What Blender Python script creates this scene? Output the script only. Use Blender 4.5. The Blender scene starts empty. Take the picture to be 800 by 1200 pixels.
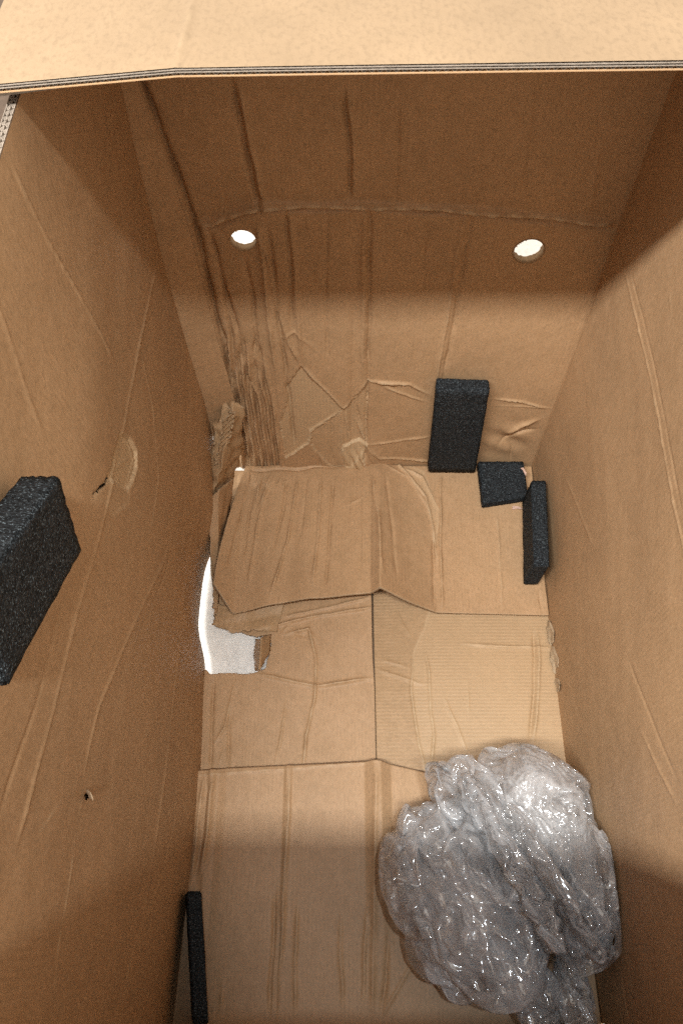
import bpy, math, random
import numpy as np
from math import radians, sin, cos, pi
random.seed(4); rng = np.random.default_rng(4)
sc = bpy.context.scene
col = sc.collection

# ------------------------------------------------------------ camera, light, exposure
CAM_H, FOC, PITCH = 1.45, 920.0, radians(28.5)
cd = bpy.data.cameras.new('camera'); cam = bpy.data.objects.new('camera', cd); col.objects.link(cam)
cam.location = (0, 0, CAM_H); cam.rotation_euler = (PITCH, 0, 0)
cd.sensor_fit = 'VERTICAL'; cd.sensor_height = 36; cd.lens = FOC/1200*36
cd.clip_start = 0.01; cd.clip_end = 100
sc.camera = cam
w = bpy.data.worlds.new('World'); sc.world = w; w.use_nodes = True
bg = w.node_tree.nodes['Background']; bg.inputs[0].default_value = (1.0, .875, .735, 1); bg.inputs[1].default_value = 1.2
def lamp(name, loc, aim, size, watts, color, spread=180):
    d = bpy.data.lights.new(name, 'AREA'); d.shape = 'RECTANGLE'; d.size, d.size_y = size; d.energy = watts; d.color = color
    d.spread = radians(spread)
    o = bpy.data.objects.new(name, d); col.objects.link(o); o.location = loc
    from mathutils import Vector
    o.rotation_euler = (Vector(aim)-Vector(loc)).to_track_quat('-Z', 'Y').to_euler()
    return o
lamp('ceiling_tube_lamp', (-1.0, -.56, 3.15), (-1.0, .30, 0), (2.9, .13), 220, (1, .97, .925))
sd = bpy.data.lights.new('bag_glint_spot', 'SPOT'); sd.energy = 100; sd.color = (.80, .90, 1); sd.shadow_soft_size = .04  # added cool spot that gives the film bag glints and fill
sd.spot_size = radians(17); sd.spot_blend = .9
so = bpy.data.objects.new('bag_glint_spot', sd); col.objects.link(so); so.location = (.22, .0, 3.15)
so.rotation_euler = (radians(2.0), radians(1.6), 0)
sc.cycles.use_light_tree = False; sc.cycles.sample_clamp_indirect = 2.5
lamp('outside_fill', (-2.2, 2.2, 2.8), (-.5, .8, 0), (.5, .5), 18, (1, .97, .93))  # added fill that brightens the floor outside, seen through the holes
vs = sc.view_settings
vs.view_transform = 'Standard'; vs.look = 'None'; vs.exposure = 0; vs.gamma = 1; vs.use_curve_mapping = False
sc.cycles.max_bounces = 14; sc.cycles.diffuse_bounces = 9; sc.cycles.transparent_max_bounces = 40
sc.cycles.use_denoising = False; sc.cycles.caustics_reflective = False; sc.cycles.caustics_refractive = False

# ------------------------------------------------------------ pixel -> place
def ray(px, py):
    u = (px-400)/FOC; v = (600-py)/FOC
    return u, sin(PITCH)+v*cos(PITCH), -cos(PITCH)+v*sin(PITCH)
def atz(px, py, z=0.):
    d = ray(px, py); t = (z-CAM_H)/d[2]; return (d[0]*t, d[1]*t, z)
def aty(px, py, y):
    d = ray(px, py); t = y/d[1]; return (d[0]*t, y, CAM_H+d[2]*t)
def atx(px, py, x):
    d = ray(px, py); t = x/d[0]; return (x, d[1]*t, CAM_H+d[2]*t)

# ------------------------------------------------------------ materials
def mat(name):
    m = bpy.data.materials.new(name); m.use_nodes = True
    nt = m.node_tree; return m, nt, nt.nodes, nt.links, nt.nodes['Principled BSDF']
def mixc(nt, fac, a, b, mode='MIX'):
    n = nt.nodes.new('ShaderNodeMix'); n.data_type = 'RGBA'; n.blend_type = mode
    for s, v in ((0, fac), (6, a), (7, b)):
        if hasattr(v, 'is_linked'): nt.links.new(v, n.inputs[s])
        elif isinstance(v, (int, float)): n.inputs[s].default_value = v
        else: n.inputs[s].default_value = (*v, 1)
    return n.outputs[2]
def noise(nt, vec, scale, detail=3, rough=.6):
    n = nt.nodes.new('ShaderNodeTexNoise'); n.inputs['Scale'].default_value = scale
    n.inputs['Detail'].default_value = detail; n.inputs['Roughness'].default_value = rough
    if vec is not None: nt.links.new(vec, n.inputs['Vector'])
    return n.outputs[0]
def ramp(nt, v, lo, hi, a=0., b=1.):
    n = nt.nodes.new('ShaderNodeMapRange'); n.inputs[1].default_value = lo; n.inputs[2].default_value = hi
    n.inputs[3].default_value = a; n.inputs[4].default_value = b; nt.links.new(v, n.inputs[0]); return n.outputs[0]
def math_(nt, op, a, b=None):
    n = nt.nodes.new('ShaderNodeMath'); n.operation = op
    for i, v in enumerate((a, b)):
        if v is None: continue
        if hasattr(v, 'is_linked'): nt.links.new(v, n.inputs[i])
        else: n.inputs[i].default_value = v
    return n.outputs[0]
def mapping(nt, vec, scale, rot=0):
    n = nt.nodes.new('ShaderNodeMapping'); n.inputs['Scale'].default_value = scale; n.inputs['Rotation'].default_value[2] = rot
    nt.links.new(vec, n.inputs[0]); return n.outputs[0]
def attr(nt, name):
    n = nt.nodes.new('ShaderNodeAttribute'); n.attribute_name = name; return n.outputs['Fac']

def cardboard(name, base=(.448, .290, .160), flute=.35, mottle=.42):
    m, nt, N, L, B = mat(name)
    uv = N.new('ShaderNodeUVMap').outputs[0]
    big = noise(nt, uv, 5, 4); fib = noise(nt, mapping(nt, uv, (210, 120, 1), .3), 1, 3, .7)
    mot = noise(nt, mapping(nt, uv, (62, 40, 1), -.5), 1, 4, .65); spk = noise(nt, uv, 900, 2)
    c = mixc(nt, ramp(nt, big, .3, .7), [x*.86 for x in base], [x*1.10 for x in base])
    c = mixc(nt, ramp(nt, mot, .38, .66, 0, mottle), c, (base[0]*1.24, base[1]*1.27, base[2]*1.36))
    c = mixc(nt, ramp(nt, fib, .47, .70, 0, .55), c, [x*.70 for x in base])
    c = mixc(nt, ramp(nt, spk, .66, .78, 0, .35), c, (base[0]*.5, base[1]*.45, base[2]*.4))
    sx = N.new('ShaderNodeSeparateXYZ'); L.new(uv, sx.inputs[0])
    wave = math_(nt, 'SINE', math_(nt, 'MULTIPLY', sx.outputs[0], 2*pi/.0066))
    wamp = ramp(nt, noise(nt, uv, 9, 2), .38, .66, 0, 1)
    wv = math_(nt, 'MULTIPLY', wave, wamp)
    c = mixc(nt, ramp(nt, wv, -1, 1, .13*flute/.35, 0), c, [x*.45 for x in base])
    torn = attr(nt, 'torn'); wear = attr(nt, 'wear')
    tc = mixc(nt, ramp(nt, wave, -1, 1), (.48, .345, .205), (.52, .38, .23))
    c = mixc(nt, torn, c, tc)
    c = mixc(nt, wear, c, (.66, .52, .34))
    L.new(c, B.inputs['Base Color']); B.inputs['Roughness'].default_value = .55
    B.inputs['Specular IOR Level'].default_value = .34
    b1 = N.new('ShaderNodeBump'); b1.inputs['Strength'].default_value = 1; b1.inputs['Distance'].default_value = .0012
    h = math_(nt, 'ADD', math_(nt, 'MULTIPLY', mot, .55), math_(nt, 'MULTIPLY', wv, .035*flute/.35))
    h = math_(nt, 'ADD', h, math_(nt, 'MULTIPLY', fib, .18))
    h = math_(nt, 'ADD', h, math_(nt, 'MULTIPLY', math_(nt, 'MULTIPLY', wave, torn), .10))
    L.new(h, b1.inputs['Height']); L.new(b1.outputs[0], B.inputs['Normal'])
    return m
M_card = cardboard('cardboard')
M_flap = cardboard('smooth_cardboard', (.275, .196, .120), .15, .12)
def plain(name, colr, rough=.8, sc_=200, var=.25):
    m, nt, N, L, B = mat(name)
    co = N.new('ShaderNodeTexCoord').outputs['Object']
    n = noise(nt, co, sc_, 4)
    L.new(mixc(nt, ramp(nt, n, .3, .7), [x*(1-var) for x in colr], [min(1, x*(1+var)) for x in colr]), B.inputs['Base Color'])
    B.inputs['Roughness'].default_value = rough
    b = N.new('ShaderNodeBump'); b.inputs['Strength'].default_value = .4; b.inputs['Distance'].default_value = .001
    L.new(n, b.inputs['Height']); L.new(b.outputs[0], B.inputs['Normal'])
    return m
M_edge = plain('cut_board_edge', (.36, .26, .16), .9, 500, .35)
M_flute = plain('fluting_paper', (.22, .185, .15), .9, 300)
M_liner = plain('liner_edge', (.27, .23, .19), .9, 300)
M_torn = cardboard('torn_cardboard', (.45, .30, .165), .8)
M_floor = plain('white_floor', (.88, .90, .90), .5, 90, .10)

# ------------------------------------------------------------ sheets
def parent_to(o, p):
    if p is not None: o.parent = p
def mesh_obj(name, verts, faces, mats, parent=None, smooth=True):
    me = bpy.data.meshes.new(name); me.from_pydata([tuple(map(float, v)) for v in verts], [], faces)
    for m in (mats if isinstance(mats, (list, tuple)) else [mats]): me.materials.append(m)
    if smooth: me.shade_smooth()
    o = bpy.data.objects.new(name, me); col.objects.link(o); parent_to(o, parent); return o

def dist_poly(U, V, pts):
    best = np.full(U.shape, 1e9)
    for (x0, y0), (x1, y1) in zip(pts[:-1], pts[1:]):
        dx, dy = x1-x0, y1-y0; l2 = dx*dx+dy*dy+1e-12
        t = np.clip(((U-x0)*dx+(V-y0)*dy)/l2, 0, 1)
        best = np.minimum(best, np.hypot(U-x0-t*dx, V-y0-t*dy))
    return best
def in_poly(U, V, pts):
    r = np.zeros(U.shape, bool); n = len(pts); j = n-1
    for i in range(n):
        xi, yi = pts[i]; xj, yj = pts[j]
        c = ((yi > V) != (yj > V)) & (U < (xj-xi)*(V-yi)/(yj-yi+1e-12)+xi)
        r ^= c; j = i
    return r
def wob(U, V, seed, freqs, amp):
    r = np.random.default_rng(seed); h = 0
    for f in freqs:
        for k in range(4):
            a = r.uniform(0, 2*pi); h = h+np.sin((U*cos(a)+V*sin(a))*f*r.uniform(.7, 1.3)+r.uniform(0, 6.28)+1.3*np.sin(V*f*.6+r.uniform(0, 6)))
    return h*amp/(4*len(freqs))

def sheet(name, U, V, place, normal, creases=(), torn=(), extra=None, cut=None, holes=(), thick=.006, mats=None,
          parent=None, wobble=.0015, seed=0, label=None):
    """U, V: 2-D arrays of metres on the sheet; place(U,V) -> 3 arrays; normal: direction the printed side faces."""
    n0, n1 = U.shape
    U = U.copy(); V = V.copy()
    for (cu, cv, r) in holes:                       # snap the grid to round holes
        d = np.hypot(U-cu, V-cv); du = max(abs(U[0, 1]-U[0, 0]), abs(V[1, 0]-V[0, 0]))
        k = (np.abs(d-r) < du*.75) & (d > 0)
        U[k] = cu+(U[k]-cu)*r/d[k]; V[k] = cv+(V[k]-cv)*r/d[k]
    h = wob(U, V, seed, (7, 17), wobble)+wob(U, V, seed+5, (60,), wobble*.12)
    wear = np.zeros(U.shape); tor = np.zeros(U.shape)
    jit = wob(U, V, seed+9, (90, 230), .0026)+wob(U, V, seed+19, (38,), .005)
    jit2 = wob(U, V, seed+29, (45, 120), .0055)
    for c in creases:
        if name == 'panel' and seed in (2, 3): c = (c[0], c[1]*.5, c[2]*.36)+tuple(c[3:])
        pts, wd, dp = c[0], c[1], c[2]; we = c[3] if len(c) > 3 else 0
        xs = [p[0] for p in pts]; ys = [p[1] for p in pts]; m = wd*5+.004
        box = (U > min(xs)-m) & (U < max(xs)+m) & (V > min(ys)-m) & (V < max(ys)+m)
        if not box.any(): continue
        d = dist_poly(U[box]+jit[box]*(.15 if wd > .0045 else .4), V[box]+jit2[box]*(.12 if wd > .0045 else .4), pts)
        end = np.minimum(np.hypot(U[box]-xs[0], V[box]-ys[0]), np.hypot(U[box]-xs[-1], V[box]-ys[-1]))
        fade = np.clip(end/.03, 0.15, 1)
        h[box] += dp*(.35*np.exp(-(d/wd)**2)+.85*np.exp(-d/(wd*.55)))*fade*(1+.28*np.sin(V[box]*61+U[box]*43+xs[0]*3e3+ys[0]*1.7e3))*(1.5 if name == 'panel' and seed == 1 else 1.6 if name == 'floor_flap' and seed != 8 else 1.15)
        if we: wear[box] = np.maximum(wear[box], we*np.exp(-(d/max(.0016, wd*.45))**2)*fade*(.55+.45*np.sin(V[box]*140+U[box]*210)))
    for (pts, amt, depth) in torn:
        m = in_poly(U+jit, V+jit2, pts)
        tor[m] = np.maximum(tor[m], amt); h[m] -= depth
        e = dist_poly(U+jit, V+jit2, pts+[pts[0]])
        wear = np.maximum(wear, .55*np.exp(-(e/.0016)**2)*amt)
    if extra is not None: h = h+extra(U, V)
    X, Y, Z = place(U, V)
    if name == 'panel' and abs(V.max()-TOP) < .01: h = h*(1-.9*smooth(V, TOP-.05, TOP))
    nx, ny, nz = normal(U, V) if callable(normal) else normal
    co = np.stack([X+h*nx, Y+h*ny, Z+h*nz], -1).reshape(-1, 3)
    idx = np.arange(n0*n1).reshape(n0, n1)
    F = np.stack([idx[:-1, :-1], idx[:-1, 1:], idx[1:, 1:], idx[1:, :-1]], -1)
    keep = np.ones((n0-1, n1-1), bool)
    cu = (U[:-1, :-1]+U[1:, 1:])/2; cv = (V[:-1, :-1]+V[1:, 1:])/2
    for (a, b, r) in holes: keep &= np.hypot(cu-a, cv-b) > r*.985
    if cut is not None: keep &= ~cut(cu+jit[:-1, :-1], cv+jit[1:, 1:])
    F = F[keep]
    used = np.zeros(n0*n1, bool); used[F.ravel()] = True
    remap = np.cumsum(used)-1
    co = co[used]; F = remap[F]
    p = co[F[len(F)//2]]; fn = np.cross(p[1]-p[0], p[2]-p[0])
    nn = np.array([float(np.mean(v)) for v in (nx, ny, nz)])
    if fn@nn < 0: F = F[:, ::-1]
    me = bpy.data.meshes.new(name)
    me.vertices.add(len(co)); me.vertices.foreach_set('co', co.ravel())
    me.loops.add(F.size); me.loops.foreach_set('vertex_index', F.ravel().astype(np.int32))
    me.polygons.add(len(F)); me.polygons.foreach_set('loop_start', np.arange(0, F.size, 4, dtype=np.int32))
    me.polygons.foreach_set('loop_total', np.full(len(F), 4, np.int32))
    me.update(calc_edges=True)
    for nm, arr in (('wear', wear), ('torn', tor)):
        a = me.attributes.new(nm, 'FLOAT', 'POINT'); a.data.foreach_set('value', np.clip(arr, 0, 1).ravel()[used].astype(np.float32))
    uvl = me.uv_layers.new(name='UVMap')
    uvs = np.stack([U.ravel()[used], V.ravel()[used]], -1)[F.ravel()]
    uvl.data.foreach_set('uv', uvs.ravel().astype(np.float32))
    for m in (mats or [M_card, M_edge]): me.materials.append(m)
    me.shade_smooth()
    o = bpy.data.objects.new(name, me); col.objects.link(o); parent_to(o, parent)
    if thick:
        md = o.modifiers.new('board', 'SOLIDIFY'); md.thickness = thick; md.offset = -1; md.material_offset_rim = 1
    if label: o['label'] = label
    return o
def grid(u0, u1, v0, v1, step):
    return np.meshgrid(np.linspace(u0, u1, int(abs(u1-u0)/step)+1), np.linspace(v0, v1, int(abs(v1-v0)/step)+1))
def smooth(x, a, b):
    t = np.clip((x-a)/(b-a), 0, 1); return t*t*(3-2*t)

def wave_sheet(a, b, length, period, amp, off):
    """one fluted paper web: a, b: origin + axes as (origin, along, depth, up)"""
    o, al, de, up = [np.array(x, float) for x in a]
    n = int(b/period*10); v = []; f = []
    for i in range(n+1):
        s = b*i/n; hh = off+amp*sin(2*pi*s/period)
        p = o+al*s+up*hh
        v += [p, p+de*length]
        if i: k = 2*i; f.append((k-2, k, k+1, k-1))
    return v, f

# ------------------------------------------------------------ the cardboard box
TOP = 1.06; XL, XR, YB, YN = -.255, .40, .90, -.115
box = bpy.data.objects.new('cardboard_box', None); col.objects.link(box); box.location = (0, 0, 0)
box['label'] = 'tall open brown cardboard box with creased walls and a torn bottom corner'; box['category'] = 'cardboard box'

fl = bpy.data.meshes.new('floor'); fl.from_pydata([(-12, -12, -.03), (12, -12, -.03), (12, 12, -.03), (-12, 12, -.03)], [], [(0, 1, 2, 3)])
fl.materials.append(M_floor); flo = bpy.data.objects.new('floor', fl); col.objects.link(flo); flo['kind'] = 'structure'

B = lambda *p: [(aty(x, y, YB)[0], aty(x, y, YB)[2]) for x, y in p]
Lf = lambda *p: [(atx(x, y, XL)[1], atx(x, y, XL)[2]) for x, y in p]
Rt = lambda *p: [(atx(x, y, XR)[1], atx(x, y, XR)[2]) for x, y in p]
G = lambda *p: [atz(x, y, .012)[:2] for x, y in p]

# back panel
bz = [-.03, .25, .66, .9, 1.06]; bxl = [-.205, -.205, -.215, -.243, -.255]; bxr = [.412, .408, .397, .388, .385]
u, v = grid(0, 1, -.005, TOP, 1); u = np.linspace(0, 1, 290); v = np.linspace(-.004, TOP, 480)
uu, V = np.meshgrid(u, v); x0 = np.interp(V, bz, bxl); x1 = np.interp(V, bz, bxr); x0 = x0-.03; x1 = x1+.02; U = x0+uu*(x1-x0)
cr = [
 (B((222,262),(250,258),(285,244),(310,237),(430,238),(540,243),(640,252),(724,261)), .0055, .0065, .75),
 ([(-.200, 0), (-.200, .25), (-.210, .66), (-.238, .9), (-.250, 1.05)], .005, -.010),
 (B((222,270),(250,266),(285,252),(310,245),(430,246),(540,251),(640,260),(724,269)), .004, -.0045),
 (B((272,80),(285,150),(298,218),(308,250)), .004, -.006), (B((279,80),(292,150),(305,216),(314,245)), .004, .003, .12),
 (B((313,262),(322,330),(334,425),(345,520)), .0035, -.005), (B((302,262),(312,340),(322,430)), .003, .004, .12),
 (B((402,90),(409,160),(410,236)), .0035, -.0045), (B((407,90),(414,160),(415,236)), .003, .0025, .12),
 (B((432,240),(433,330),(431,445),(428,535)), .003, -.004, 0), (B((425,240),(426,330),(424,445)), .004, .0022),
 (B((466,95),(466,160),(464,240)), .003, -.0018), (B((383,240),(382,330),(385,425)), .003, -.0018),
 (B((555,243),(541,320),(518,450),(506,545)), .003, -.003), (B((545,243),(530,330),(510,452)), .0028, .0022, .15),
 (B((340,243),(345,310),(350,370),(354,424)), .0032, .0026), (B((334,243),(340,310),(344,380)), .003, -.0036),
 (B((630,85),(621,160),(610,235)), .003, -.0015), (B((502,245),(493,350)), .003, -.0012),
 (B((285,300),(297,345),(300,395),(297,420)), .004, -.0045), (B((262,330),(280,390),(284,430)), .004, -.005),
 (B((245,270),(262,330),(270,380),(276,440)), .004, -.005), (B((238,262),(262,258),(290,243)), .003, .003, .1),
 (B((250,264),(272,282)), .004, -.003), (B((303,265),(316,310),(326,360),(340,400),(352,424)), .003, .003, .1),
 (B((360,243),(363,280)), .002, .001), (B((322,400),(345,385),(372,410)), .003, .0015),
 # torn liner edges
 (B((352,424),(372,444),(402,476),(417,465),(431,446),(477,448)), .003, .0018, .55),
 (B((335,533),(360,516),(363,501),(395,483),(402,477)), .0025, .002, .8),
 (B((431,446),(480,449),(505,462)), .003, .0025, .6), (B((444,450),(470,460),(500,470)), .0025, .0018, .4),
 (B((575,466),(610,470),(645,479)), .0025, .002, .55), (B((580,474),(648,478)), .002, .001, .3),
 (B((430,518),(462,515),(505,510)), .003, .0022, .4), (B((418,492),(430,520),(445,532),(510,540)), .003, .003, .5),
 (B((590,508),(612,497),(634,490)), .006, .004), (B((580,528),(584,520)), .003, -.002), (B((596,540),(600,515)), .003, -.002),
 (B((583,520),(605,506),(630,503)), .004, -.0035), (B((388,480),(389,530),(392,545)), .0025, -.002), (B((398,478),(400,545)), .002, .0015, .2),
 (B((405,480),(410,520)), .003, .003, .2), (B((415,470),(424,500)), .0025, -.003), (B((372,520),(376,548)), .0025, -.003),
 (B((700,160),(690,250)), .004, .0008), (B((520,95),(519,160)), .003, -.001),
]
for k, (xa, xb) in enumerate(((266,282),(275,290),(281,297),(288,305),(296,313),(304,320),(311,327))):
    top = 385+8*((k*5) % 7)
    cr.append((B((xa-(8 if k > 3 else 3), top), (xa+3, 460), (xb, 550)), .0032, -.0058 if k % 2 == 0 else -.0042))
    cr.append((B((xa-(4 if k > 3 else -1), top+10), (xa+7, 460), (xb+4, 550)), .0028, .0052, .12))
tn = [(B((352,426),(402,478),(395,484),(363,502),(360,516),(335,533),(328,490),(338,450)), .6, .0035),
      (B((402,478),(431,448),(429,520),(412,540),(390,545),(362,517),(364,503)), .35, .003),
      (B((402,520),(420,512),(430,518),(428,540),(405,545)), .95, -.006)]
def bx(U, V):
    fac = np.interp(U, [-.25, -.13, -.118, .012, .02, .15, .40], [0, .006, .010, .004, .0, .003, 0])
    fold = .030*np.clip((V-.672)/.39, 0, 1)
    hatch = .00035*np.sin(V*2*pi/.0052)*in_poly(U, V, B((352,430),(396,478),(360,500),(335,530),(330,470)))
    crumple = .008*np.exp(-((U-.04)/.03)**2-((V-.035)/.04)**2)
    r1 = smooth(V, .20, .0)*.012*np.exp(-((U-.06)/.05)**2)
    hp = .0045*np.exp(-((U-.34)/.04)**2-((V-.11)/.05)**2)*np.sin(U*60+V*90)
    return fac*smooth(V, 1.06, .1)+fold+hatch+crumple*np.abs(np.sin(U*170+V*60))+r1+hp
H1 = aty(285, 281, YB); H2 = aty(619, 294, YB)
sheet('panel', U, V, lambda U, V: (U, np.full(U.shape, YB), V), (0, -1, 0), cr, tn, bx, None,
      ((H1[0], H1[2], .0195), (H2[0], H2[2], .0225)), 0, parent=box, seed=1, label='far cardboard wall with two round holes and torn paper above the bottom fold')

def hole_rim(cx, cz, r, seed):
    q = np.random.default_rng(seed); n = 60; vv = []; ff = []
    j1 = np.convolve(q.normal(size=n+8), np.ones(5)/5, 'same')[:n]
    for i in range(n):
        a = 2*pi*i/n
        for k, (dy, rr) in enumerate(((-.0016, r+.0016), (-.0006, r-.0004), (.004, r-.0012-.0012*abs(j1[i])), (.0075, r-.0002+.0012*j1[(i*7) % n]), (.012, r-.0022*abs(j1[(i*3) % n])-.0004))):
            vv.append((cx+rr*cos(a), YB+dy, cz+rr*sin(a)))
        b = 5*i; c_ = 5*((i+1) % n)
        for k in range(4): ff.append((b+k, b+k+1, c_+k+1, c_+k))
    return mesh_obj('hole_rim', vv, ff, plain('punched_edge', (.30, .20, .11), .9, 700, .4), box)
hole_rim(H1[0], H1[2], .0195, 1); hole_rim(H2[0], H2[2], .0225, 2)
# torn tab below the first hole
# left panel (its far end turns into a rounded corner strip)
u = np.linspace(YN, .893, 450); v = np.linspace(-.012, TOP, 470)
U, V = np.meshgrid(u, v)
def left_place(U, V):
    xl = np.interp(V, bz, bxl)+.002
    t = np.clip((U-.868)/(.893-.868), 0, 1)
    x = XL-.022*np.exp(-((U-.60)/.11)**4-(V/.24)**2)*(1-t)
    x = x+(xl-.001-x)*t-.007*(U > .868)*(1-t)
    return x, U, V
cr = [
 (Lf((0,165),(40,250),(85,335),(130,430)), .004, .0035, .1), (Lf((-20,300),(20,420),(50,520)), .006, .002),
 (Lf((190,300),(160,400),(130,520)), .005, .004, .22), (Lf((160,405),(172,480),(176,560),(160,640)), .0028, .0025, .25),
 (Lf((130,520),(100,640),(80,720),(60,830),(20,1000)), .006, .0035, .1), (Lf((190,640),(150,720),(110,830),(95,920)), .006, .0035, .1),
 (Lf((210,600),(180,680),(150,750)), .005, -.0025), (Lf((65,700),(40,830),(0,960)), .006, -.003),
 (Lf((85,577),(98,578),(108,568),(118,562)), .0035, -.006, .7), (Lf((118,562),(128,566),(137,573)), .003, .003, .7),
 (Lf((130,508),(143,522),(148,538),(137,573)), .003, .003, .6), (Lf((120,560),(130,545),(146,535)), .003, .003, .35),
 (Lf((137,573),(137,588),(118,612)), .0025, .002, .4),
 (Lf((88,975),(80,1040),(66,1110),(60,1170)), .002, .0016, .75), (Lf((72,935),(44,980)), .002, .0012, .55),
 (Lf((83,905),(84,920)), .002, .001, .5), (Lf((205,950),(180,1040),(150,1120),(138,1180)), .003, .0025, .3),
 (Lf((158,1090),(190,1095)), .003, -.002), (Lf((137,1155),(136,1190)), .002, .001, .4), (Lf((130,920),(130,975)), .002, .001, .25),
 (Lf((98,925),(90,965)), .004, .003, .4), (Lf((215,700),(190,900),(160,1100)), .012, .003),
 ([(.871, -.1), (.871, 1.06)], .004, -.008),
]
tn = [(Lf((130,506),(142,514),(150,528),(149,545),(137,576),(122,566),(108,568),(117,552),(122,530)), 1., .0035), (Lf((92,582),(118,566),(140,576),(138,592),(118,606),(108,590)), .35, .0003)]
def lcut(U, V):
    e = Lf((250,475),(243,545),(240,600),(247,645))
    a = in_poly(U, V, Lf((97,928),(102,926),(105,933),(99,936)))
    b = in_poly(U, V, Lf((95,575),(99,576),(103,570),(108,569),(111,564),(118,561),(115,565),(110,570),(105,573),(101,578),(97,577)))
    c = (U > .80) & (V < .10+.06*np.sin(U*60))
    return a | b | c
sheet('panel', U, V, left_place, (1, 0, 0), cr, tn, lambda U, V: (.012*np.exp(-((U-.35)/.25)**2-((V-.55)/.35)**2)+.004*np.sin(U*9+V*5))*(1-smooth(V, .8, .98)),
      lcut, (), 0, parent=box, seed=2, wobble=.003)
# its top strip, open board seen edge on: three liners and two fluted webs
def board_strip(o, along, depth, up, b, length, parent, name):
    o, along, depth, up = [np.array(x, float) for x in (o, along, depth, up)]
    vs_, fs_ = [], []
    for off in (-.0002, -.0036, -.0068):
        for du in (0, .0006):
            k = len(vs_); n = 60
            for i in range(n+1):
                p = o+along*(b*i/n)+up*(off-du); vs_ += [p, p+depth*length]
                if i: fs_.append((k+2*i-2, k+2*i, k+2*i+1, k+2*i-1))
        k = len(vs_); p = o+up*off; q = p-up*.0006; e = along*b
        vs_ += [p, q, q+e, p+e]; fs_.append((k, k+1, k+2, k+3))
    lin = mesh_obj(name, vs_, fs_, M_liner, parent, False)
    for off, amp, per in ((-.0022, .0013, .0078), (-.0055, .0012, .0064)):
        a, f = wave_sheet((o, along, depth, up), b, length, per, amp, off)
        k = mesh_obj('fluting', a, f, M_flute, lin); k.modifiers.new('paper', 'SOLIDIFY').thickness = .0006
    return lin
E = board_strip((XL-.0016, YN, TOP-.001), (0, 1, 0), (0, 0, -1), (1, 0, 0), YB-YN, .055, box, 'rim')
def rects(name, rs, m, parent):
    vv, ff = [], []
    for r in rs: ff.append(tuple(range(len(vv), len(vv)+4))); vv += r
    return mesh_obj(name, vv, ff, m, parent, False)
xb = XL-.034
rects('outer_liner', [[(xb, YN-.01, -.02), (xb, .42, -.02), (xb, .42, TOP-.06), (xb, YN-.01, TOP-.06)], [(xb, .42, .28), (xb, .93, .28), (xb, .93, TOP-.06), (xb, .42, TOP-.06)]], M_edge, box)
rects('outer_liner', [[(xb, YN-.01, -.014), (XR+.01, YN-.01, -.014), (XR+.01, .44, -.014), (xb, .44, -.014)],
                      [(-.135, .44, -.014), (XR+.01, .44, -.014), (XR+.01, .92, -.014), (-.135, .92, -.014)]], M_edge, box)
# added side flap beyond the left rim, its dark colour stands in for shade
sf = rects('top_flap', [[(XL-.010, .42, TOP-.03), (XL-.010, .93, TOP-.03), (-.62, .93, TOP-.20), (-.62, .40, TOP-.20), (XL-.012, .40, TOP-.03)][:4]], plain('shade_brown_board', (.075, .05, .033), .9), box)
# right panel
u = np.linspace(YN, YB+.02, 440); v = np.linspace(-.012, TOP, 450)
U, V = np.meshgrid(u, v)
cr = [
 (Rt((733,318),(750,400),(770,500),(790,600),(812,700)), .0035, .0035, .25), (Rt((740,318),(758,400),(778,500),(800,610)), .004, -.0025),
 (Rt((786,335),(787,370)), .003, .002, .4), (Rt((735,770),(765,840),(800,920)), .007, -.003), (Rt((750,850),(780,910),(800,950)), .007, .003),
 (Rt((720,740),(722,765)), .002, .0015, .3), (Rt((704,932),(735,905),(748,894)), .002, -.0018), (Rt((741,905),(746,914)), .002, -.0015),
 (Rt((772,955),(776,1000)), .003, -.002), (Rt((728,1120),(735,1180),(742,1210)), .006, -.003), (Rt((655,560),(690,640)), .01, .002),
 ([(.893, -.1), (.893, 1.06)], .003, -.003),
]
def right_place(U, V):
    xr = np.interp(V, bz, bxr)
    return XR+(xr-XR)*smooth(U, .3, .9), U, V
sheet('panel', U, V, right_place, (-1, 0, 0), cr, (), lambda U, V: .006*np.sin(U*6+1)*np.sin(V*4), None, (), 0, parent=box, seed=3, wobble=.003)
# near panel, behind the viewer
u = np.linspace(XL-.03, XR+.003, 160); v = np.linspace(-.012, TOP, 200); U, V = np.meshgrid(u, v)
sheet('panel', U, V, lambda U, V: (U, YN+.042*smooth(V, .5, TOP)-.002, V), (0, 1, 0), (), (), None, None, (), .007, parent=box, seed=4, wobble=.003)

# bottom: left and right flaps with a seam between, near and far flaps on top of them
SX = .0625
hole_poly = G((222,640),(249,640),(250,700),(252,722),(262,735),(280,740),(298,746),(312,742),(316,752),(310,782),(298,786),(245,787),(222,760))
u = np.linspace(XL-.004, SX-.0006, 200); v = np.linspace(.05, .89, 500); U, V = np.meshgrid(u, v)
cr = [
 (G((300,788),(370,801),(441,792)), .0035, .003, .3), (G((312,735),(360,722),(442,710)), .003, .003, .25), (G((330,722),(442,698)), .003, .002, .12),
 (G((330,742),(362,735),(370,770),(369,815),(358,860),(355,905)), .0028, .0028, .4), (G((345,725),(330,740)), .003, .003, .3),
 (G((364,700),(366,740)), .002, .0015, .2), (G((275,797),(262,850),(247,872)), .003, .002, .25), (G((268,830),(265,905)), .003, -.002),
 (G((250,790),(246,850),(244,905)), .0035, -.003), (G((262,870),(252,903)), .002, .002, .2), (G((335,815),(328,870),(322,900)), .002, .0018, .2),
 (G((360,735),(372,750)), .003, .003, .2), (G((338,738),(362,745)), .003, -.002),
]
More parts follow.
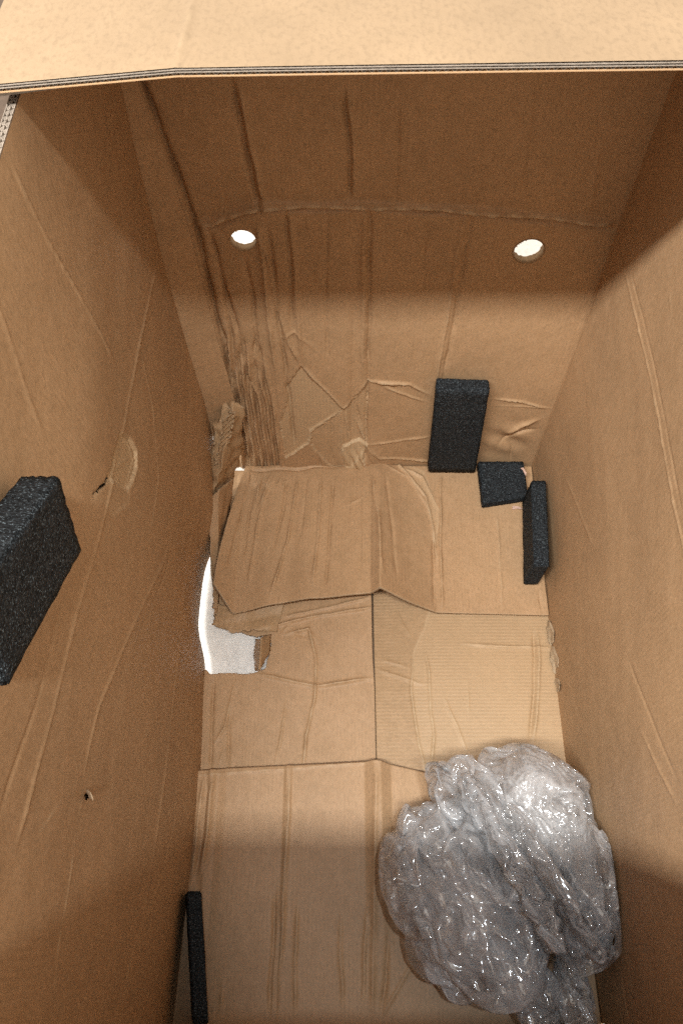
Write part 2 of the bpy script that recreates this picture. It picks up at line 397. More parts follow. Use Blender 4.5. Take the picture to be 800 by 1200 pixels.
sheet('floor_flap', np.array(U), V, lambda U, V: (U-.0032*smooth(V, .40, .50)*smooth(U, SX-.02, SX), V, np.full(U.shape, .0)), (0, 0, 1), cr, (),
      lambda U, V: .006*smooth(V, .45, .62)*smooth(U, -.05, .06)+.004*np.sin(V*14), lambda U, V: in_poly(U, V, hole_poly), (), .006, parent=box, seed=6, wobble=.003,
      label='cardboard bottom flap with its outer corner torn away')
# the right flap: flutes run sideways, so its sheet axes are turned
u = np.linspace(.05, .89, 460); v = np.linspace(SX+.0006, XR+.006, 180); U, V = np.meshgrid(u, v)
T = lambda *p: [(b, a) for a, b in G(*p)]
cr = [
 (T((441,781),(490,799),(500,800)), .003, .0022, .2), (T((540,753),(600,757),(650,758)), .003, .002, .3), (T((625,735),(627,780),(626,820),(620,870)), .003, -.003, 0),
 (T((630,735),(632,780),(631,820),(625,870)), .003, .0025, .2), (T((520,815),(535,850),(550,885)), .002, .0014, .35), (T((547,795),(549,840)), .002, .001, .2),
 (T((463,710),(484,750)), .003, .001, .1), (T((441,768),(482,782)), .003, .001, .1),
 (T((498,760),(503,790),(505,830),(509,860),(505,900)), .0025, .002, .35), (T((484,765),(482,810),(490,870),(500,905)), .0025, .0022, .4),
]
tn = [(T((505,690),(720,690),(720,940),(505,940),(498,905),(490,870),(482,810),(485,765),(500,735)), .40, .0004)]
sheet('floor_flap', U, V, lambda U, V: (V, U, np.full(U.shape, .0)), (0, 0, 1), cr, tn,
      lambda U, V: -.010*smooth(V, .19, .07)*smooth(U, .2, .5)+.006+.002*np.sin(U*20), None, (), .006, mats=[M_torn, M_edge], parent=box, seed=7, wobble=.002,
      label='cardboard bottom flap with its top paper peeled off')
under_strip = mesh_obj('seam_shade', [(SX-.03, .05, -.009), (SX+.03, .05, -.009), (SX+.03, .86, -.009), (SX-.03, .86, -.009)], [(0, 1, 2, 3)], plain('seam_shade_brown', (.12, .075, .04), .5), box)  # added dark strip, its colour stands in for the shade inside the seam
# near flap
u = np.linspace(XL-.016, XR-.002, 330); s = np.linspace(0, 1, 200); UU, S = np.meshgrid(u, s)
ye = np.interp(UU, [-.26, -.2, .06, .15, .40], [.258, .262, .273, .254, .250]); V = YN-.004+S*(ye-YN+.004)
fx = [-.29, -.235, -.228, -.215, -.20, -.10, -.095, -.085, .040, .056, .068, .086, .16, .4]
fz = [.004, .006, .012, .006, .009, .009, .014, .010, .015, .029, .030, .014, .008, .006]
cr = [
 (G((240,908),(232,970),(225,1040)), .003, .004, .2), (G((251,908),(245,970),(234,1035)), .003, .004, .25), (G((246,908),(239,970),(230,1030)), .002, -.003),
 (G((341,903),(338,960),(334,1030)), .003, .003, .25), (G((334,1030),(330,1100),(326,1150)), .0035, .0045, .12), (G((324,1040),(320,1110),(315,1195)), .0028, -.004),
 (G((331,1060),(326,1130),(322,1195)), .0028, -.003), (G((349,1055),(346,1120),(345,1190)), .003, .003, .12), (G((400,1070),(399,1120),(402,1185)), .003, .0026, .12),
 (G((430,1060),(427,1120),(425,1180)), .003, .003, .15), (G((440,900),(438,1000),(436,1190)), .005, .003), (G((455,1090),(452,1150),(446,1195)), .004, -.004),
 (G((262,1150),(258,1190)), .003, .003, .15), (G((207,1150),(214,1080),(216,1040)), .004, .003, .1), (G((447,1195),(470,1150),(488,1120)), .003, .0022, .1),
 (G((228,909),(330,903),(441,896)), .002, .0015, .3),
]
cr = [(a[0], a[1], a[2]*1.1)+tuple(a[3:]) for a in cr]
sheet('floor_flap', UU, V, lambda U, V: (U, V, .008+np.interp(U, fx, fz)*smooth(V, -.11, .25)*1.0+.008), (0, 0, 1), cr, (), None, None, (), .006, parent=box, seed=8, wobble=.0018)
# far flap: buckled up along a ridge at its middle
u = np.linspace(-.245, .402, 330); s = np.linspace(0, 1, 180); UU, S = np.meshgrid(u, s)
ye = np.interp(UU, [-.245, -.208, -.1, .072, .12, .19, .39], [.60, .549, .568, .575, .566, .556, .551])
xs_ = np.interp(UU, [-.245, -.20, .40], [-.205, -.19, .408])          # the fold is shorter on the torn side
V = .893-S*(.893-ye); bul = np.sin(S*pi)
def far_place(U, V):
    zf = np.interp(UU, [-.245, -.208, -.1, .055, .072, .135, .185, .40], [.055, .026, .044, .070, .096, .044, .012, .012])
    zf0 = np.interp(UU, [-.245, .02, .06, .12, .40], [.010, .010, .026, .010, .008])
    t = S**.8
    return UU+(xs_-UU)*(1-S)**1.5, V, .004+zf0+(zf-zf0)*t
cr = [
 (G((372,560),(371,640),(366,700)), .003, .003, .12), (G((345,556),(336,640),(318,708)), .003, .0035, .12), (G((332,556),(330,600),(320,650)), .003, -.003),
 (G((312,556),(300,620),(292,690)), .0028, .003, .1), (G((298,556),(290,600),(284,660)), .0025, -.003), (G((303,556),(296,600)), .0025, .003, .15),
 (G((322,553),(308,580),(300,600)), .002, .003, .2), (G((386,560),(384,640),(382,702)), .003, -.003), (G((280,590),(266,680)), .003, -.003),
 (G((430,560),(440,620),(446,690)), .0045, .003, .15), (G((447,560),(455,620),(462,690)), .004, -.002),
 (G((430,538),(462,545),(494,583),(505,620),(512,660)), .003, .003, .55), (G((440,545),(475,562),(500,600)), .003, .002, .3), (G((465,548),(490,560),(511,600)), .003, .003, .3),
 (G((511,555),(514,620),(518,716)), .003, .0035, .2), (G((506,620),(508,712)), .0025, -.003), (G((579,600),(588,715)), .002, .0014, .25),
 (G((630,690),(634,722)), .003, -.002), (G((417,560),(420,620),(423,690)), .002, -.0014), (G((400,600),(425,588)), .003, .0015, .2),
 (G((355,560),(353,600),(350,640)), .002, -.002), (G((408,560),(410,640)), .0025, .0014),
 (G((285,553),(340,551),(400,546)), .004, -.003),
]
for k in range(6): cr.append((G((289+k*9, 552), (285+k*8, 575+6*(k % 3))), .002, .0035 if k % 2 else -.003, .1))
tn = [(G((430,540),(462,546),(494,585),(511,640),(511,600),(490,552),(460,540)), .45, 0)]
sheet('floor_flap', UU, V, far_place, (0, 0, 1), cr, tn, lambda U, V: .0035*np.sin(U*75)*np.exp(-((U+.1)/.09)**2), None, (), .006, parent=box, seed=9, wobble=.002,
      label='cardboard bottom flap buckled up along a ridge')

# far top flap: double wall board leaning in over the opening
a_ = radians(6)
def flap_line(x): return np.interp(x, [-.30, -.26, -.124, 0, .252, .42], [1.078, 1.081, 1.0935, 1.0955, 1.099, 1.100])
ye_ = .571
u = np.linspace(-.285, .42, 260); s = np.linspace(0, 1, 120); U, S = np.meshgrid(u, s); V = .9-S*(.9-ye_)
fp = lambda U, V: (U, V, TOP+.004+(flap_line(U)-TOP-.004)*((.9-V)/(.9-ye_)))
K = lambda *p: [aty(x, y, ye_)[:1]+(b,) for (x, y, b) in p]
cr = [([(-.124, .57), (-.118, .9)], .003, .0016, .1), ([(.172, .57), (.168, .9)], .002, -.0008)]
tf = sheet('top_flap', U, V, fp, (0, 0, 1), cr, (), None, None, (), 0, mats=[M_flap], parent=box, seed=11, wobble=.0008, label='pale top flap with fluted cut edge leaning over the opening')
def under(off, th, name, m):
    vv, ff = [], []
    us = np.linspace(-.285, .42, 220)
    for i, x in enumerate(us):
        for (yy, dz) in ((ye_, 0), (.9, 0), (ye_, -th), (.9, -th)):
            z = float(TOP+.004+(flap_line(x)-TOP-.004)*((.9-yy)/(.9-ye_)))+off+dz; vv.append((x, yy, z))
        if i: k = 4*i; ff += [(k-4, k, k+1, k-3), (k-2, k-1, k+1, k+3)[::-1] if False else (k-2, k-1, k+3, k+2), (k-4, k-2, k+2, k)]
    return mesh_obj(name, vv, ff, m, tf, False)
under(-.0016, .0007, 'liner', M_liner); under(-.0037, .0006, 'liner', M_liner); under(-.0070, .0007, 'liner', M_card)
for off, amp, per in ((-.0024, .0013, .0080), (-.0056, .0012, .0062)):
    vv, ff = [], []; n = int(.705/per*12)
    for i in range(n+1):
        x = -.285+.705*i/n; hz = off+amp*sin(2*pi*x/per+.6*sin(x*31))
        for yy in (ye_+.0015, .9):
            vv.append((x, yy, float(TOP+.004+(flap_line(x)-TOP-.004)*((.9-yy)/(.9-ye_)))+hz))
        if i: k = 2*i; ff.append((k-2, k, k+1, k-1))
    k = mesh_obj('fluting', vv, ff, M_flute, tf); k.modifiers.new('paper', 'SOLIDIFY').thickness = .0006

rects('fluting', [[(-.285, ye_+.0045, 1.065), (-.124, ye_+.0045, 1.0865), (-.124, ye_+.0045, 1.0925), (-.285, ye_+.0045, 1.0775)],
                  [(-.124, ye_+.0045, 1.0865), (.42, ye_+.0045, 1.093), (.42, ye_+.0045, 1.099), (-.124, ye_+.0045, 1.0925)]], M_flute, tf)  # added flat backing sheet, keeps the gaps between flutes from going dark
# torn pieces at the bottom corner
def patch(name, rows, nu, nv, amp, seed, mats, label=None, ragged=0, parent=box, flutes=0):
    R = np.array(rows, float); r, c, _ = R.shape
    S, T_ = np.meshgrid(np.linspace(0, c-1, nu), np.linspace(0, r-1, nv))
    i = np.clip(S.astype(int), 0, c-2); j = np.clip(T_.astype(int), 0, r-2); fs = (S-i)[..., None]; ft = (T_-j)[..., None]
    P = R[j, i]*(1-fs)*(1-ft)+R[j, i+1]*fs*(1-ft)+R[j+1, i]*(1-fs)*ft+R[j+1, i+1]*fs*ft
    q = np.random.default_rng(seed)
    dsp = np.zeros(P.shape[:2]); L_ = np.abs(R[0, 0]-R[-1, -1]).sum()
    for k in range(9):
        d = q.normal(size=3); d /= np.linalg.norm(d); f = q.uniform(14, 60)
        dsp += np.abs(((P@d)*f+q.uniform(0, 9)) % 2-1)*q.uniform(.3, 1)
    dsp = (dsp/4-.6)*amp
    if flutes: dsp = dsp+.0022*np.sin(T_/(r-1)*flutes*2*pi+.5*np.sin(S*3))
    n = np.cross(P[0, -1]-P[0, 0], P[-1, 0]-P[0, 0]); n /= np.linalg.norm(n)
    if n[2]+n[0]-n[1]*.5 < 0: n = -n
    P = P+dsp[..., None]*n
    if ragged:
        sm = lambda a: (np.apply_along_axis(lambda x: np.convolve(x, np.ones(7)/7, 'same'), 0, a)*2.2+a*.35)
        e = sm(q.normal(size=(nv, 2)))*ragged
        P[:, 0, :2] += e; P[0, :, :2] += sm(q.normal(size=(nu, 2)))*ragged; P[-1, :, :2] += sm(q.normal(size=(nu, 2)))*ragged; P[:, -1, :2] += sm(q.normal(size=(nv, 2)))*ragged
    U = S/(c-1)*.08; V = T_/(r-1)*.2
    return sheet(name, U, V, lambda U, V: (P[..., 0], P[..., 1], P[..., 2]), tuple(n), (), (), None, None, (), .0007 if name == 'torn_paper' else .0035, mats, parent, 0, seed, label)
# crushed end of the side wall
patch('torn_board', [[atx(255,462,-.245), aty(272,470,.885), aty(284,478,.88)],
                     [aty(250,500,.85), aty(264,505,.835), aty(284,520,.87)],
                     [aty(243,560,.80), aty(256,552,.79), aty(276,548,.86)],
                     [aty(241,600,.76), aty(248,596,.76), aty(262,585,.82)]], 40, 80, .018, 3, [M_torn, M_edge], ragged=.0015, label='crushed and torn cardboard at the box corner')
patch('torn_board', [[aty(262,470,.89), aty(271,482,.87)], [aty(252,520,.83), aty(268,510,.85)], [aty(247,560,.80), aty(262,556,.83)]], 24, 60, .010, 8, [M_torn, M_edge], ragged=.002)
patch('torn_board', [[aty(263,492,.845), aty(274,482,.85)], [aty(258,520,.825), aty(271,508,.835)], [aty(253,548,.805), aty(262,536,.82)]], 16, 120, .004, 9, [M_torn, M_edge], ragged=.0012, flutes=9, label='torn board with its flutes laid bare')
# strip standing up beside the far flap
patch('torn_board', [[aty(245,585,.76), aty(256,575,.77), aty(274,560,.83)], [aty(247,640,.685), aty(256,640,.69), aty(266,625,.745)],
                     [aty(250,690,.60), aty(256,690,.605), aty(263,672,.665)], [aty(251,722,.545), aty(254,718,.55), aty(259,705,.60)]], 30, 90, .006, 5, [M_card, M_edge], ragged=.0008)
# ragged lip under the far flap and curled scrap on the hole's edge
patch('torn_board', [[atz(256,708,.02), atz(285,712,.02), atz(310,706,.016), atz(335,700,.012)], [atz(251,731,.022), atz(274,744,.016), atz(296,739,.014), atz(324,741,.008)]], 60, 24, .014, 6, [M_torn, M_edge], ragged=.0016)
patch('torn_board', [[atz(299,750,.01), atz(306,747,.045), atz(317,744,.012)], [atz(297,768,.004), atz(305,768,.045), atz(316,764,.012)], [atz(300,785,.004), atz(304,785,.035), atz(308,780,.01)]], 20, 24, .006, 7, [M_torn, M_edge], ragged=.0012)
# peeled paper along the right fold
M_pale = plain('pale_torn_paper', (.50, .39, .26), .9)
for k, (px, py, w_, h_) in enumerate(((645,742,5,30),(649,772,6,34),(653,803,4,22))):
    patch('torn_paper', [[atz(px-w_/2+1,py-h_/2,.010), atz(px,py-h_/2,.022), atz(px+w_/2,py-h_/2+6,.026)], [atz(px-w_/2-2,py-h_/5,.010), atz(px,py-h_/5,.026), atz(px+w_/2+2,py,.044)],
          [atz(px-w_/2,py+h_/5,.010), atz(px+1,py+h_/5,.018), atz(px+w_/2+2,py+h_/4,.036)], [atz(px-w_/2+3,py+h_/2,.01), atz(px+2,py+h_/2,.014), atz(px+w_/2,py+h_/2-3,.018)]],
          22, 44, .010, 20+k, [M_pale]*2, ragged=.0009)

patch('torn_paper', [[atx(101,925,XL+.004), atx(106,929,XL+.012)], [atx(103,936,XL+.003), atx(108,936,XL+.014)]], 8, 8, .003, 31, [M_pale]*2, ragged=.0008)
# ------------------------------------------------------------ foam pads
def foam_mat():
    m, nt, N, L, Bs = mat('black_foam')
    co = N.new('ShaderNodeTexCoord').outputs['Object']
    vo = N.new('ShaderNodeTexVoronoi'); vo.inputs['Scale'].default_value = 420; L.new(co, vo.inputs[0])
    n = noise(nt, co, 190, 3, .7)
    c = mixc(nt, ramp(nt, n, .35, .75), (.006, .0072, .0085), (.030, .036, .042))
    c = mixc(nt, ramp(nt, noise(nt, co, 520, 2), .57, .66), c, (.10, .127, .145))
    L.new(c, Bs.inputs['Base Color'])
    L.new(ramp(nt, n, .3, .7, .85, .55), Bs.inputs['Roughness']); Bs.inputs['Specular IOR Level'].default_value = .15
    b = N.new('ShaderNodeBump'); b.inputs['Strength'].default_value = .9; b.inputs['Distance'].default_value = .0016
    L.new(math_(nt, 'ADD', vo.outputs[0], n), b.inputs['Height']); L.new(b.outputs[0], Bs.inputs['Normal'])
    return m
M_foam = foam_mat()
def pad(corners, thick, label, seed, cham=None):
    """corners: 4 points of one big face; thick: vector to the other face"""
    import bmesh
    t = np.array(thick, float); c = [np.array(p, float) for p in corners]
    bm = bmesh.new()
    vs_ = [bm.verts.new(p) for p in c]+[bm.verts.new(p+t) for p in c]
    for f in ((0,1,2,3), (7,6,5,4), (0,4,5,1), (1,5,6,2), (2,6,7,3), (3,7,4,0)): bm.faces.new([vs_[i] for i in f])
    bmesh.ops.recalc_face_normals(bm, faces=bm.faces)
    bmesh.ops.bevel(bm, geom=bm.edges[:], offset=.0018, segments=2, affect='EDGES')
    bmesh.ops.subdivide_edges(bm, edges=[e for e in bm.edges if e.calc_length() > .012], cuts=14, use_grid_fill=True)
    q = random.Random(seed)
    for v in bm.verts: v.co += v.normal*q.gauss(0, .00035)
    cen = sum((np.array(v.co) for v in bm.verts), np.zeros(3))/len(bm.verts)
    for v in bm.verts: v.co -= type(v.co)(cen)
    me = bpy.data.meshes.new('foam_pad'); bm.to_mesh(me); bm.free(); me.materials.append(M_foam); me.shade_smooth()
    o = bpy.data.objects.new('foam_pad', me); col.objects.link(o); o.location = cen
    o['label'] = label; o['category'] = 'foam pad'; o['group'] = 'black foam pads stuck inside the box'
    return o
# stuck to the left wall, tilted
A_, B_, C_ = [np.array(atx(*p, -.214)) for p in ((70,557),(97,645),(10,805))]
D_ = A_+(C_-B_)
pad([A_, B_, C_, D_], (-.030, 0, 0), 'large black foam pad stuck at a slant on the left wall of the box', 1)
pad([(.171,.868,.318), (.267,.868,.312), (.284,.870,.022), (.184,.870,.024)], (0, .0235, 0), 'black foam pad standing upright against the far wall', 2)
pad([(.289,.888,.040), (.385,.888,.041), (.385,.802,.041), (.291,.786,.040)], (0, 0, -.022), 'small square black foam pad lying flat in the far right corner', 3)
pad([(.358,.612,.022), (.376,.798,.020), (.375,.796,.116), (.360,.612,.112)], (.0285, 0, 0), 'narrow black foam pad standing on edge along the right wall', 4)
pad([(-.216,.064,.105), (-.191,-.109,.105), (-.207,-.109,.020), (-.233,.064,.021)], (-.0225, 0, 0), 'black foam strip on edge at the lower left beside the left wall', 5)

# ------------------------------------------------------------ bag of crumpled clear film
def film_mat(name, haze, tint, rough=.10, bump=1., rot=-30, stretch=.3):
    m, nt, N, L, Bs = mat(name); N.remove(Bs)
    out = N['Material Output']
    co = N.new('ShaderNodeTexCoord').outputs['Object']
    tr = N.new('ShaderNodeBsdfTransparent'); tr.inputs[0].default_value = (.99, .99, .99, 1)
    gl = N.new('ShaderNodeBsdfAnisotropic'); gl.inputs['Color'].default_value = (1, 1, 1, 1); gl.inputs['Roughness'].default_value = rough
    di = N.new('ShaderNodeBsdfDiffuse'); di.inputs[0].default_value = (*tint, 1)
    tl = N.new('ShaderNodeBsdfTranslucent'); tl.inputs[0].default_value = (*tint, 1)
    ms = N.new('ShaderNodeMixShader'); ms.inputs[0].default_value = .5; L.new(di.outputs[0], ms.inputs[1]); L.new(tl.outputs[0], ms.inputs[2])
    fr = N.new('ShaderNodeLayerWeight'); fr.inputs[0].default_value = .5
    n1 = noise(nt, co, 14, 3, .6)
    edge = math_(nt, 'POWER', fr.outputs[1], 3.)
    hz = math_(nt, 'ADD', ramp(nt, n1, .35, .65, haze*.55, haze*1.35), math_(nt, 'MULTIPLY', edge, .34))
    m1 = N.new('ShaderNodeMixShader'); L.new(hz, m1.inputs[0]); L.new(tr.outputs[0], m1.inputs[1]); L.new(ms.outputs[0], m1.inputs[2])
    # crinkled film is made of small flat facets that meet in sharp folds
    wn = N.new('ShaderNodeTexNoise'); wn.inputs['Scale'].default_value = 22; wn.inputs['Detail'].default_value = 2; L.new(co, wn.inputs['Vector'])
    def vm(op, a, b):
        n = N.new('ShaderNodeVectorMath'); n.operation = op
        for k, v in enumerate((a, b)):
            if v is None: continue
            if hasattr(v, 'is_linked'): L.new(v, n.inputs[k])
            elif op == 'SCALE' and k == 1: n.inputs['Scale'].default_value = v
            else: n.inputs[k].default_value = v
        return n.outputs[0]
    wc = vm('ADD', co, vm('SCALE', vm('SUBTRACT', wn.outputs['Color'], (.5, .5, .5)), .022))
    st = mapping(nt, mapping(nt, wc, (1, 1, 1), radians(rot)), (1, stretch, 1))
    acc = None; edges = None
    for sc_, k in ((20, .9), (48, .8), (110, .35)):
        vo = N.new('ShaderNodeTexVoronoi'); vo.inputs['Scale'].default_value = sc_; L.new(st, vo.inputs['Vector'])
        v = vm('SCALE', vm('SUBTRACT', vo.outputs['Color'], (.5, .5, .5)), k*bump)
        acc = v if acc is None else vm('ADD', acc, v)
    ve = N.new('ShaderNodeTexVoronoi'); ve.feature = 'DISTANCE_TO_EDGE'; ve.inputs['Scale'].default_value = 20; L.new(st, ve.inputs['Vector'])
    crease = ramp(nt, ve.outputs['Distance'], .0, .07, .30, 0)
    ge = N.new('ShaderNodeNewGeometry')
    L.new(vm('NORMALIZE', vm('ADD', ge.outputs['Normal'], acc), None), gl.inputs['Normal'])
    nd = vm('NORMALIZE', vm('ADD', ge.outputs['Normal'], vm('SCALE', acc, .7)), None)
    L.new(nd, di.inputs['Normal']); L.new(nd, tl.inputs['Normal'])
    L.new(math_(nt, 'MINIMUM', math_(nt, 'ADD', hz, math_(nt, 'MULTIPLY', crease, math_(nt, 'ADD', .25, n1))), .95), m1.inputs[0])
    m2 = N.new('ShaderNodeMixShader')
    L.new(math_(nt, 'ADD', math_(nt, 'MULTIPLY', math_(nt, 'POWER', fr.outputs[1], 4.), .55), .11), m2.inputs[0])
    L.new(m1.outputs[0], m2.inputs[1]); L.new(gl.outputs[0], m2.inputs[2]); L.new(m2.outputs[0], out.inputs[0])
    return m
M_film = film_mat('clear_film', .28, (.95, .975, 1.0), stretch=.15)
M_inner = film_mat('crumpled_film', .72, (.96, .955, .95), .16, 1.2, 20, .6)
bag = bpy.data.objects.new('plastic_bag', None); col.objects.link(bag); bag.location = (.24, .07, .03)
bag['label'] = 'bundle of crumpled clear plastic bags lying at the lower right on the box bottom'; bag['category'] = 'plastic bag'

def subdivide(V, F):
    e = np.sort(np.concatenate([F[:, [0, 1]], F[:, [1, 2]], F[:, [2, 0]]]), 1)
    key = e[:, 0]*(len(V)+1)+e[:, 1]; uq, first, inv = np.unique(key, return_index=True, return_inverse=True)
    mid = (V[e[first, 0]]+V[e[first, 1]])/2; m = inv.reshape(-1)+len(V); n = len(F)
    a, b, c = m[:n], m[n:2*n], m[2*n:]
    F2 = np.concatenate([np.stack(x, 1) for x in ((F[:, 0], a, c), (a, F[:, 1], b), (c, b, F[:, 2]), (a, b, c))])
    return np.concatenate([V, mid]), F2, e[first]
def topo(F, nv):
    e = np.sort(np.concatenate([F[:, [0, 1]], F[:, [1, 2]], F[:, [2, 0]]]), 1); opp = np.concatenate([F[:, 2], F[:, 0], F[:, 1]])
    key = e[:, 0].astype(np.int64)*(nv+1)+e[:, 1]; o = np.argsort(key, kind='stable'); k = key[o]
    same = k[:-1] == k[1:]
    E = e[o][np.concatenate([[True], ~same])]
    Bd = np.stack([opp[o][:-1][same], opp[o][1:][same]], 1)
    return E, Bd
def ico_np():
    t = (1+5**.5)/2
    V = np.array([(-1,t,0),(1,t,0),(-1,-t,0),(1,-t,0),(0,-1,t),(0,1,t),(0,-1,-t),(0,1,-t),(t,0,-1),(t,0,1),(-t,0,-1),(-t,0,1)], float)
    F = np.array([(0,11,5),(0,5,1),(0,1,7),(0,7,10),(0,10,11),(1,5,9),(5,11,4),(11,10,2),(10,7,6),(7,1,8),(3,9,4),(3,4,2),(3,2,6),(3,6,8),(3,8,9),(4,9,5),(2,4,11),(6,2,10),(8,6,7),(9,8,1)])
    return V/np.linalg.norm(V[0]), F
def relax(V, E, Bd, rest, restb, n, bend, bound, om=1.5):
    nv = len(V); val = np.bincount(E.ravel(), minlength=nv)+bend*np.bincount(Bd.ravel(), minlength=nv)
    for it in range(n):
        acc = np.zeros_like(V)
        for P, r, w in ((E, rest, 1.), (Bd, restb, bend)):
            if w == 0: continue
            d = V[P[:, 1]]-V[P[:, 0]]; l = np.linalg.norm(d, axis=1)+1e-9
            c = d*(w*.5*(l-r)/l)[:, None]
            for ax in range(3):
                acc[:, ax] += np.bincount(P[:, 0], c[:, ax], nv)-np.bincount(P[:, 1], c[:, ax], nv)
        V = bound(V+acc*(om*2/val)[:, None]*.5)
    return V
def film_shell(name, c, r, m, seed, excess=.30, fdir=None, aniso=.8, turn=0, lo=.62, hi=1.06, top=6, fine=.0, bend=.7):
    """a closed skin of film with more area than its volume needs: it is relaxed until the surplus buckles into folds"""
    q = np.random.default_rng(seed); c = np.array(c, float); r = np.array(r, float)
    w1, w2 = q.normal(size=(2, 3)); spk = q.normal(size=(7, 3)); spk[:, 2] *= .6; spk /= np.linalg.norm(spk, axis=1)[:, None]
    V, F = ico_np()
    for _ in range(4): V, F, _e = subdivide(V, F); V /= np.linalg.norm(V, axis=1)[:, None]
    dirs = V.copy(); lump = 1+.14*np.sin(V@q.normal(size=3)*2+q.uniform(0, 6))+.09*np.sin(V@q.normal(size=3)*3.7+q.uniform(0, 6))
    R_ = np.array([(cos(radians(turn)), -sin(radians(turn)), 0), (sin(radians(turn)), cos(radians(turn)), 0), (0, 0, 1)])
    V = (V*lump[:, None]*r)@R_.T+c
    if fdir is not None: fdir = np.array(fdir, float)/np.linalg.norm(fdir)
    for lev in range(4, top+1):
        E, Bd = topo(F, len(V)); nv = len(V)
        if lev == 4: base = V.copy()
        def rests(P, ex):
            d = base[P[:, 1]]-base[P[:, 0]]; l = np.linalg.norm(d, axis=1)
            k = np.ones(len(P)) if fdir is None else 1-aniso*(d@fdir/l)**2
            mid = (base[P[:, 0]]+base[P[:, 1]])/2
            w_ = .75+.25*np.sin(mid@np.array([31, 17, 23.])+seed)
            return l*(1+ex*k*w_)
        ex = excess+(lev-4)*fine
        amp = .010/(2.2**(lev-4))
        V = V+q.normal(size=V.shape)*amp*(.3 if lev == 4 else .12)
        for k in range(3): V += amp*(.5 if lev == 4 else .28)*np.outer(np.sin(V@q.normal(size=3)*70*(1.5**(lev-4))), q.normal(size=3))
        def bound(X):
            Y = (X-c)@R_/r; rho = np.linalg.norm(Y, axis=1)+1e-9; D = Y/rho[:, None]
            s_ = 1+.10*np.sin(D@w1*2.6+seed)+.08*np.sin(D@w2*4.4)+np.exp((D@spk.T-1)/.030).max(1)*.42-.10
            lim = np.clip(rho, lo*s_, hi*s_); X = c+(Y*(lim/rho)[:, None]*r)@R_.T
            X[:, 2] = np.maximum(X[:, 2], .026); X[:, 0] = np.minimum(X[:, 0], XR-.010)
            return X
        V = relax(V, E, Bd, rests(E, ex), rests(Bd, ex), (140, 90, 40, 20)[lev-4], bend*(1, .5, .2)[lev-4], bound)
        if lev < top:
            V2, F2, e2 = subdivide(V, F); base = np.concatenate([base, (base[e2[:, 0]]+base[e2[:, 1]])/2]); V, F = V2, F2
    me = bpy.data.meshes.new(name); V = V-np.array(bag.location)
    me.vertices.add(len(V)); me.vertices.foreach_set('co', V.ravel())
    me.loops.add(F.size); me.loops.foreach_set('vertex_index', F.ravel().astype(np.int32))
    me.polygons.add(len(F)); me.polygons.foreach_set('loop_start', np.arange(0, F.size, 3, dtype=np.int32)); me.polygons.foreach_set('loop_total', np.full(len(F), 3, np.int32))
    me.update(calc_edges=True); me.materials.append(m); me.shade_smooth()
    o = bpy.data.objects.new(name, me); col.objects.link(o); o.parent = bag; return o
def Pz(px, py, z): return np.array(atz(px, py, z))
# lower left lobe, upper lobe, right lobe
film_shell('film_lump', Pz(548,1065,.085), (.085,.120,.055), M_inner, 1, .28, (.3,-.9,0), .5, 26)
film_shell('film_layer', Pz(545,1058,.10), (.112,.150,.085), M_film, 2, .21, (.5,-.85,.1), .93, 26)
film_shell('film_layer', Pz(562,1045,.115), (.090,.158,.09), M_film, 3, .25, (.55,-.8,.1), .95, 26)
film_shell('film_lump', Pz(640,968,.12), (.075,.105,.07), M_inner, 4, .28, (.45,-.85,.1), .6, 22)
film_shell('film_layer', Pz(634,962,.125), (.090,.128,.09), M_film, 5, .22, (.45,-.85,.1), .93, 22)
film_shell('film_layer', Pz(585,985,.145), (.045,.165,.065), M_film, 6, .26, (.58,-.8,.1), .97, 28)
film_shell('film_layer', Pz(684,1040,.14), (.055,.100,.09), M_film, 7, .25, (.15,-.95,.2), .93, 8)
film_shell('film_layer', Pz(684,1068,.16), (.034,.075,.06), M_film, 8, .28, (.1,-.9,.2), .93)
film_shell('film_neck', Pz(536,938,.14), (.040,.075,.04), M_film, 9, .28, (.7,-.7,.1), .93, 38)
film_shell('film_fold', Pz(600,1010,.20), (.020,.165,.032), M_film, 14, .25, (.45,-.9,.1), .95, 26, top=5)
film_shell('film_fold', Pz(640,1020,.21), (.016,.130,.026), M_film, 16, .25, (.45,-.9,.1), .95, 26, top=5)
film_shell('film_fold', Pz(480,1010,.12), (.02,.085,.05), M_film, 15, .25, (-.1,-1,.1), .95, 0, top=5)
film_shell('film_tail', Pz(668,1155,.085), (.028,.080,.035), M_film, 10, .25, (.15,-.95,.1), .95, 5)
film_shell('film_tail', Pz(622,1165,.075), (.040,.075,.045), M_film, 11, .25, (.35,-.9,.1), .95, 26)
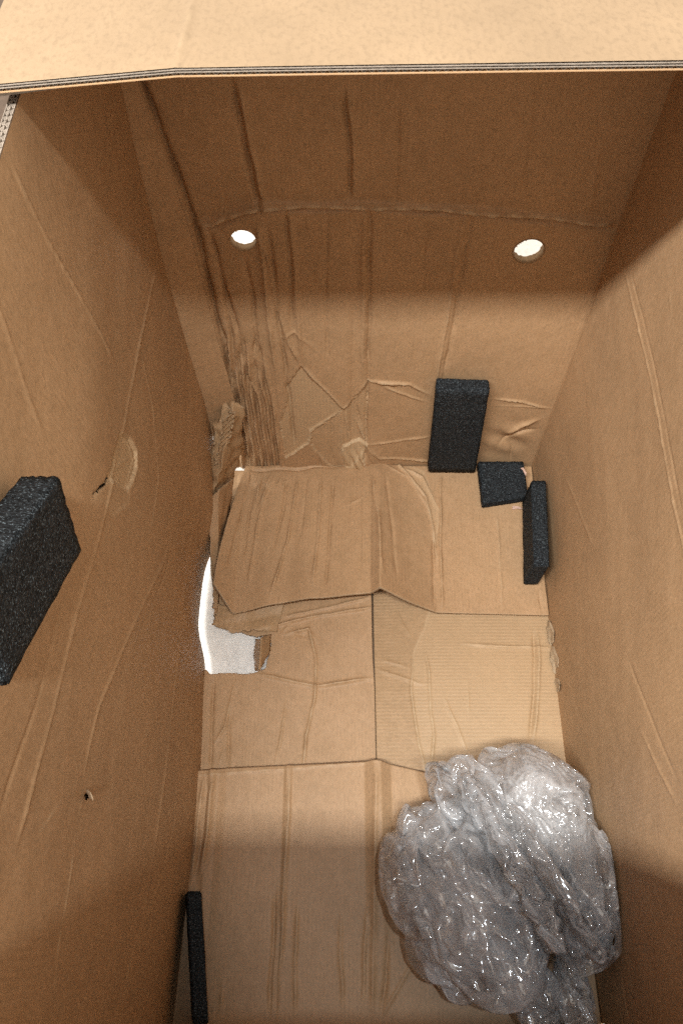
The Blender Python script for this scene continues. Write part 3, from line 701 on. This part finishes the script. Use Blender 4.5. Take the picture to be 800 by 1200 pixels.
# a loop of film standing out along the right wall
def loop(pts, w_):
    pts = np.array(pts); t = np.linspace(0, len(pts)-1, 90); C = np.stack([np.interp(t, range(len(pts)), pts[:, a]) for a in range(3)], 1)
    for _ in range(4): C[1:-1] = (C[:-2]+C[1:-1]*2+C[2:])/4
    tan = np.gradient(C, axis=0); tan /= np.linalg.norm(tan, axis=1)[:, None]
    side = np.cross(tan, (-.3, 0, 1)); side /= np.linalg.norm(side, axis=1)[:, None]
    P = []
    for a in range(90):
        for s_ in np.linspace(-1, 1, 13): P.append(C[a]+side[a]*s_*w_*(1+.2*np.sin(a*.3))+np.array((0, 0, 1))*.0035*np.sin(s_*5+a*.35))
    idx = np.arange(90*13).reshape(90, 13); F = np.stack([idx[:-1, :-1], idx[:-1, 1:], idx[1:, 1:], idx[1:, :-1]], -1).reshape(-1, 4)
    P = np.array(P); P[:, 0] = np.minimum(P[:, 0], XR-.007)
    mesh_obj('film_edge', P-np.array(bag.location), [tuple(map(int, x)) for x in F], M_film, bag)
loop([Pz(700,975,.20), Pz(718,1000,.205), Pz(723,1060,.20), Pz(725,1110,.19), Pz(706,1133,.17), Pz(676,1140,.15), Pz(655,1110,.13)], .006)

# ------------------------------------------------------------ slivers of paper by the corner pad
M_pink = plain('pinkish_paper', (.55, .38, .31), .8)
def sliver(a, b, wd, label):
    a = np.array(a); b = np.array(b); d = b-a; n = np.array((-d[1], d[0], 0)); n = n/np.linalg.norm(n)*wd; vv = []; ff = []
    for k, t in enumerate(np.linspace(0, 1, 9)):
        p = a+d*t+np.array((0, 0, .003*sin(t*pi))); w_ = n*(1-.45*t+.15*sin(t*11))
        vv += [p-w_-a, p+w_-a, p+w_-a-np.array((0, 0, .001)), p-w_-a-np.array((0, 0, .001))]
        if k: j = 4*k; ff += [(j-4+q, j-4+(q+1) % 4, j+(q+1) % 4, j+q) for q in range(4)]
    ff += [(0, 1, 2, 3), (35, 34, 33, 32)]
    o = mesh_obj('paper_sliver', vv, ff, M_pink, None, False); o.location = a; o['label'] = label; o['category'] = 'paper scrap'
sliver(atz(611,548,.043), atz(616,557,.043), .0028, 'small pinkish paper sliver lying on top of the flat corner foam pad')
sliver(atz(600,595,.017), atz(611,596,.017), .0035, 'pinkish paper scrap poking out below the front edge of the flat corner foam pad')
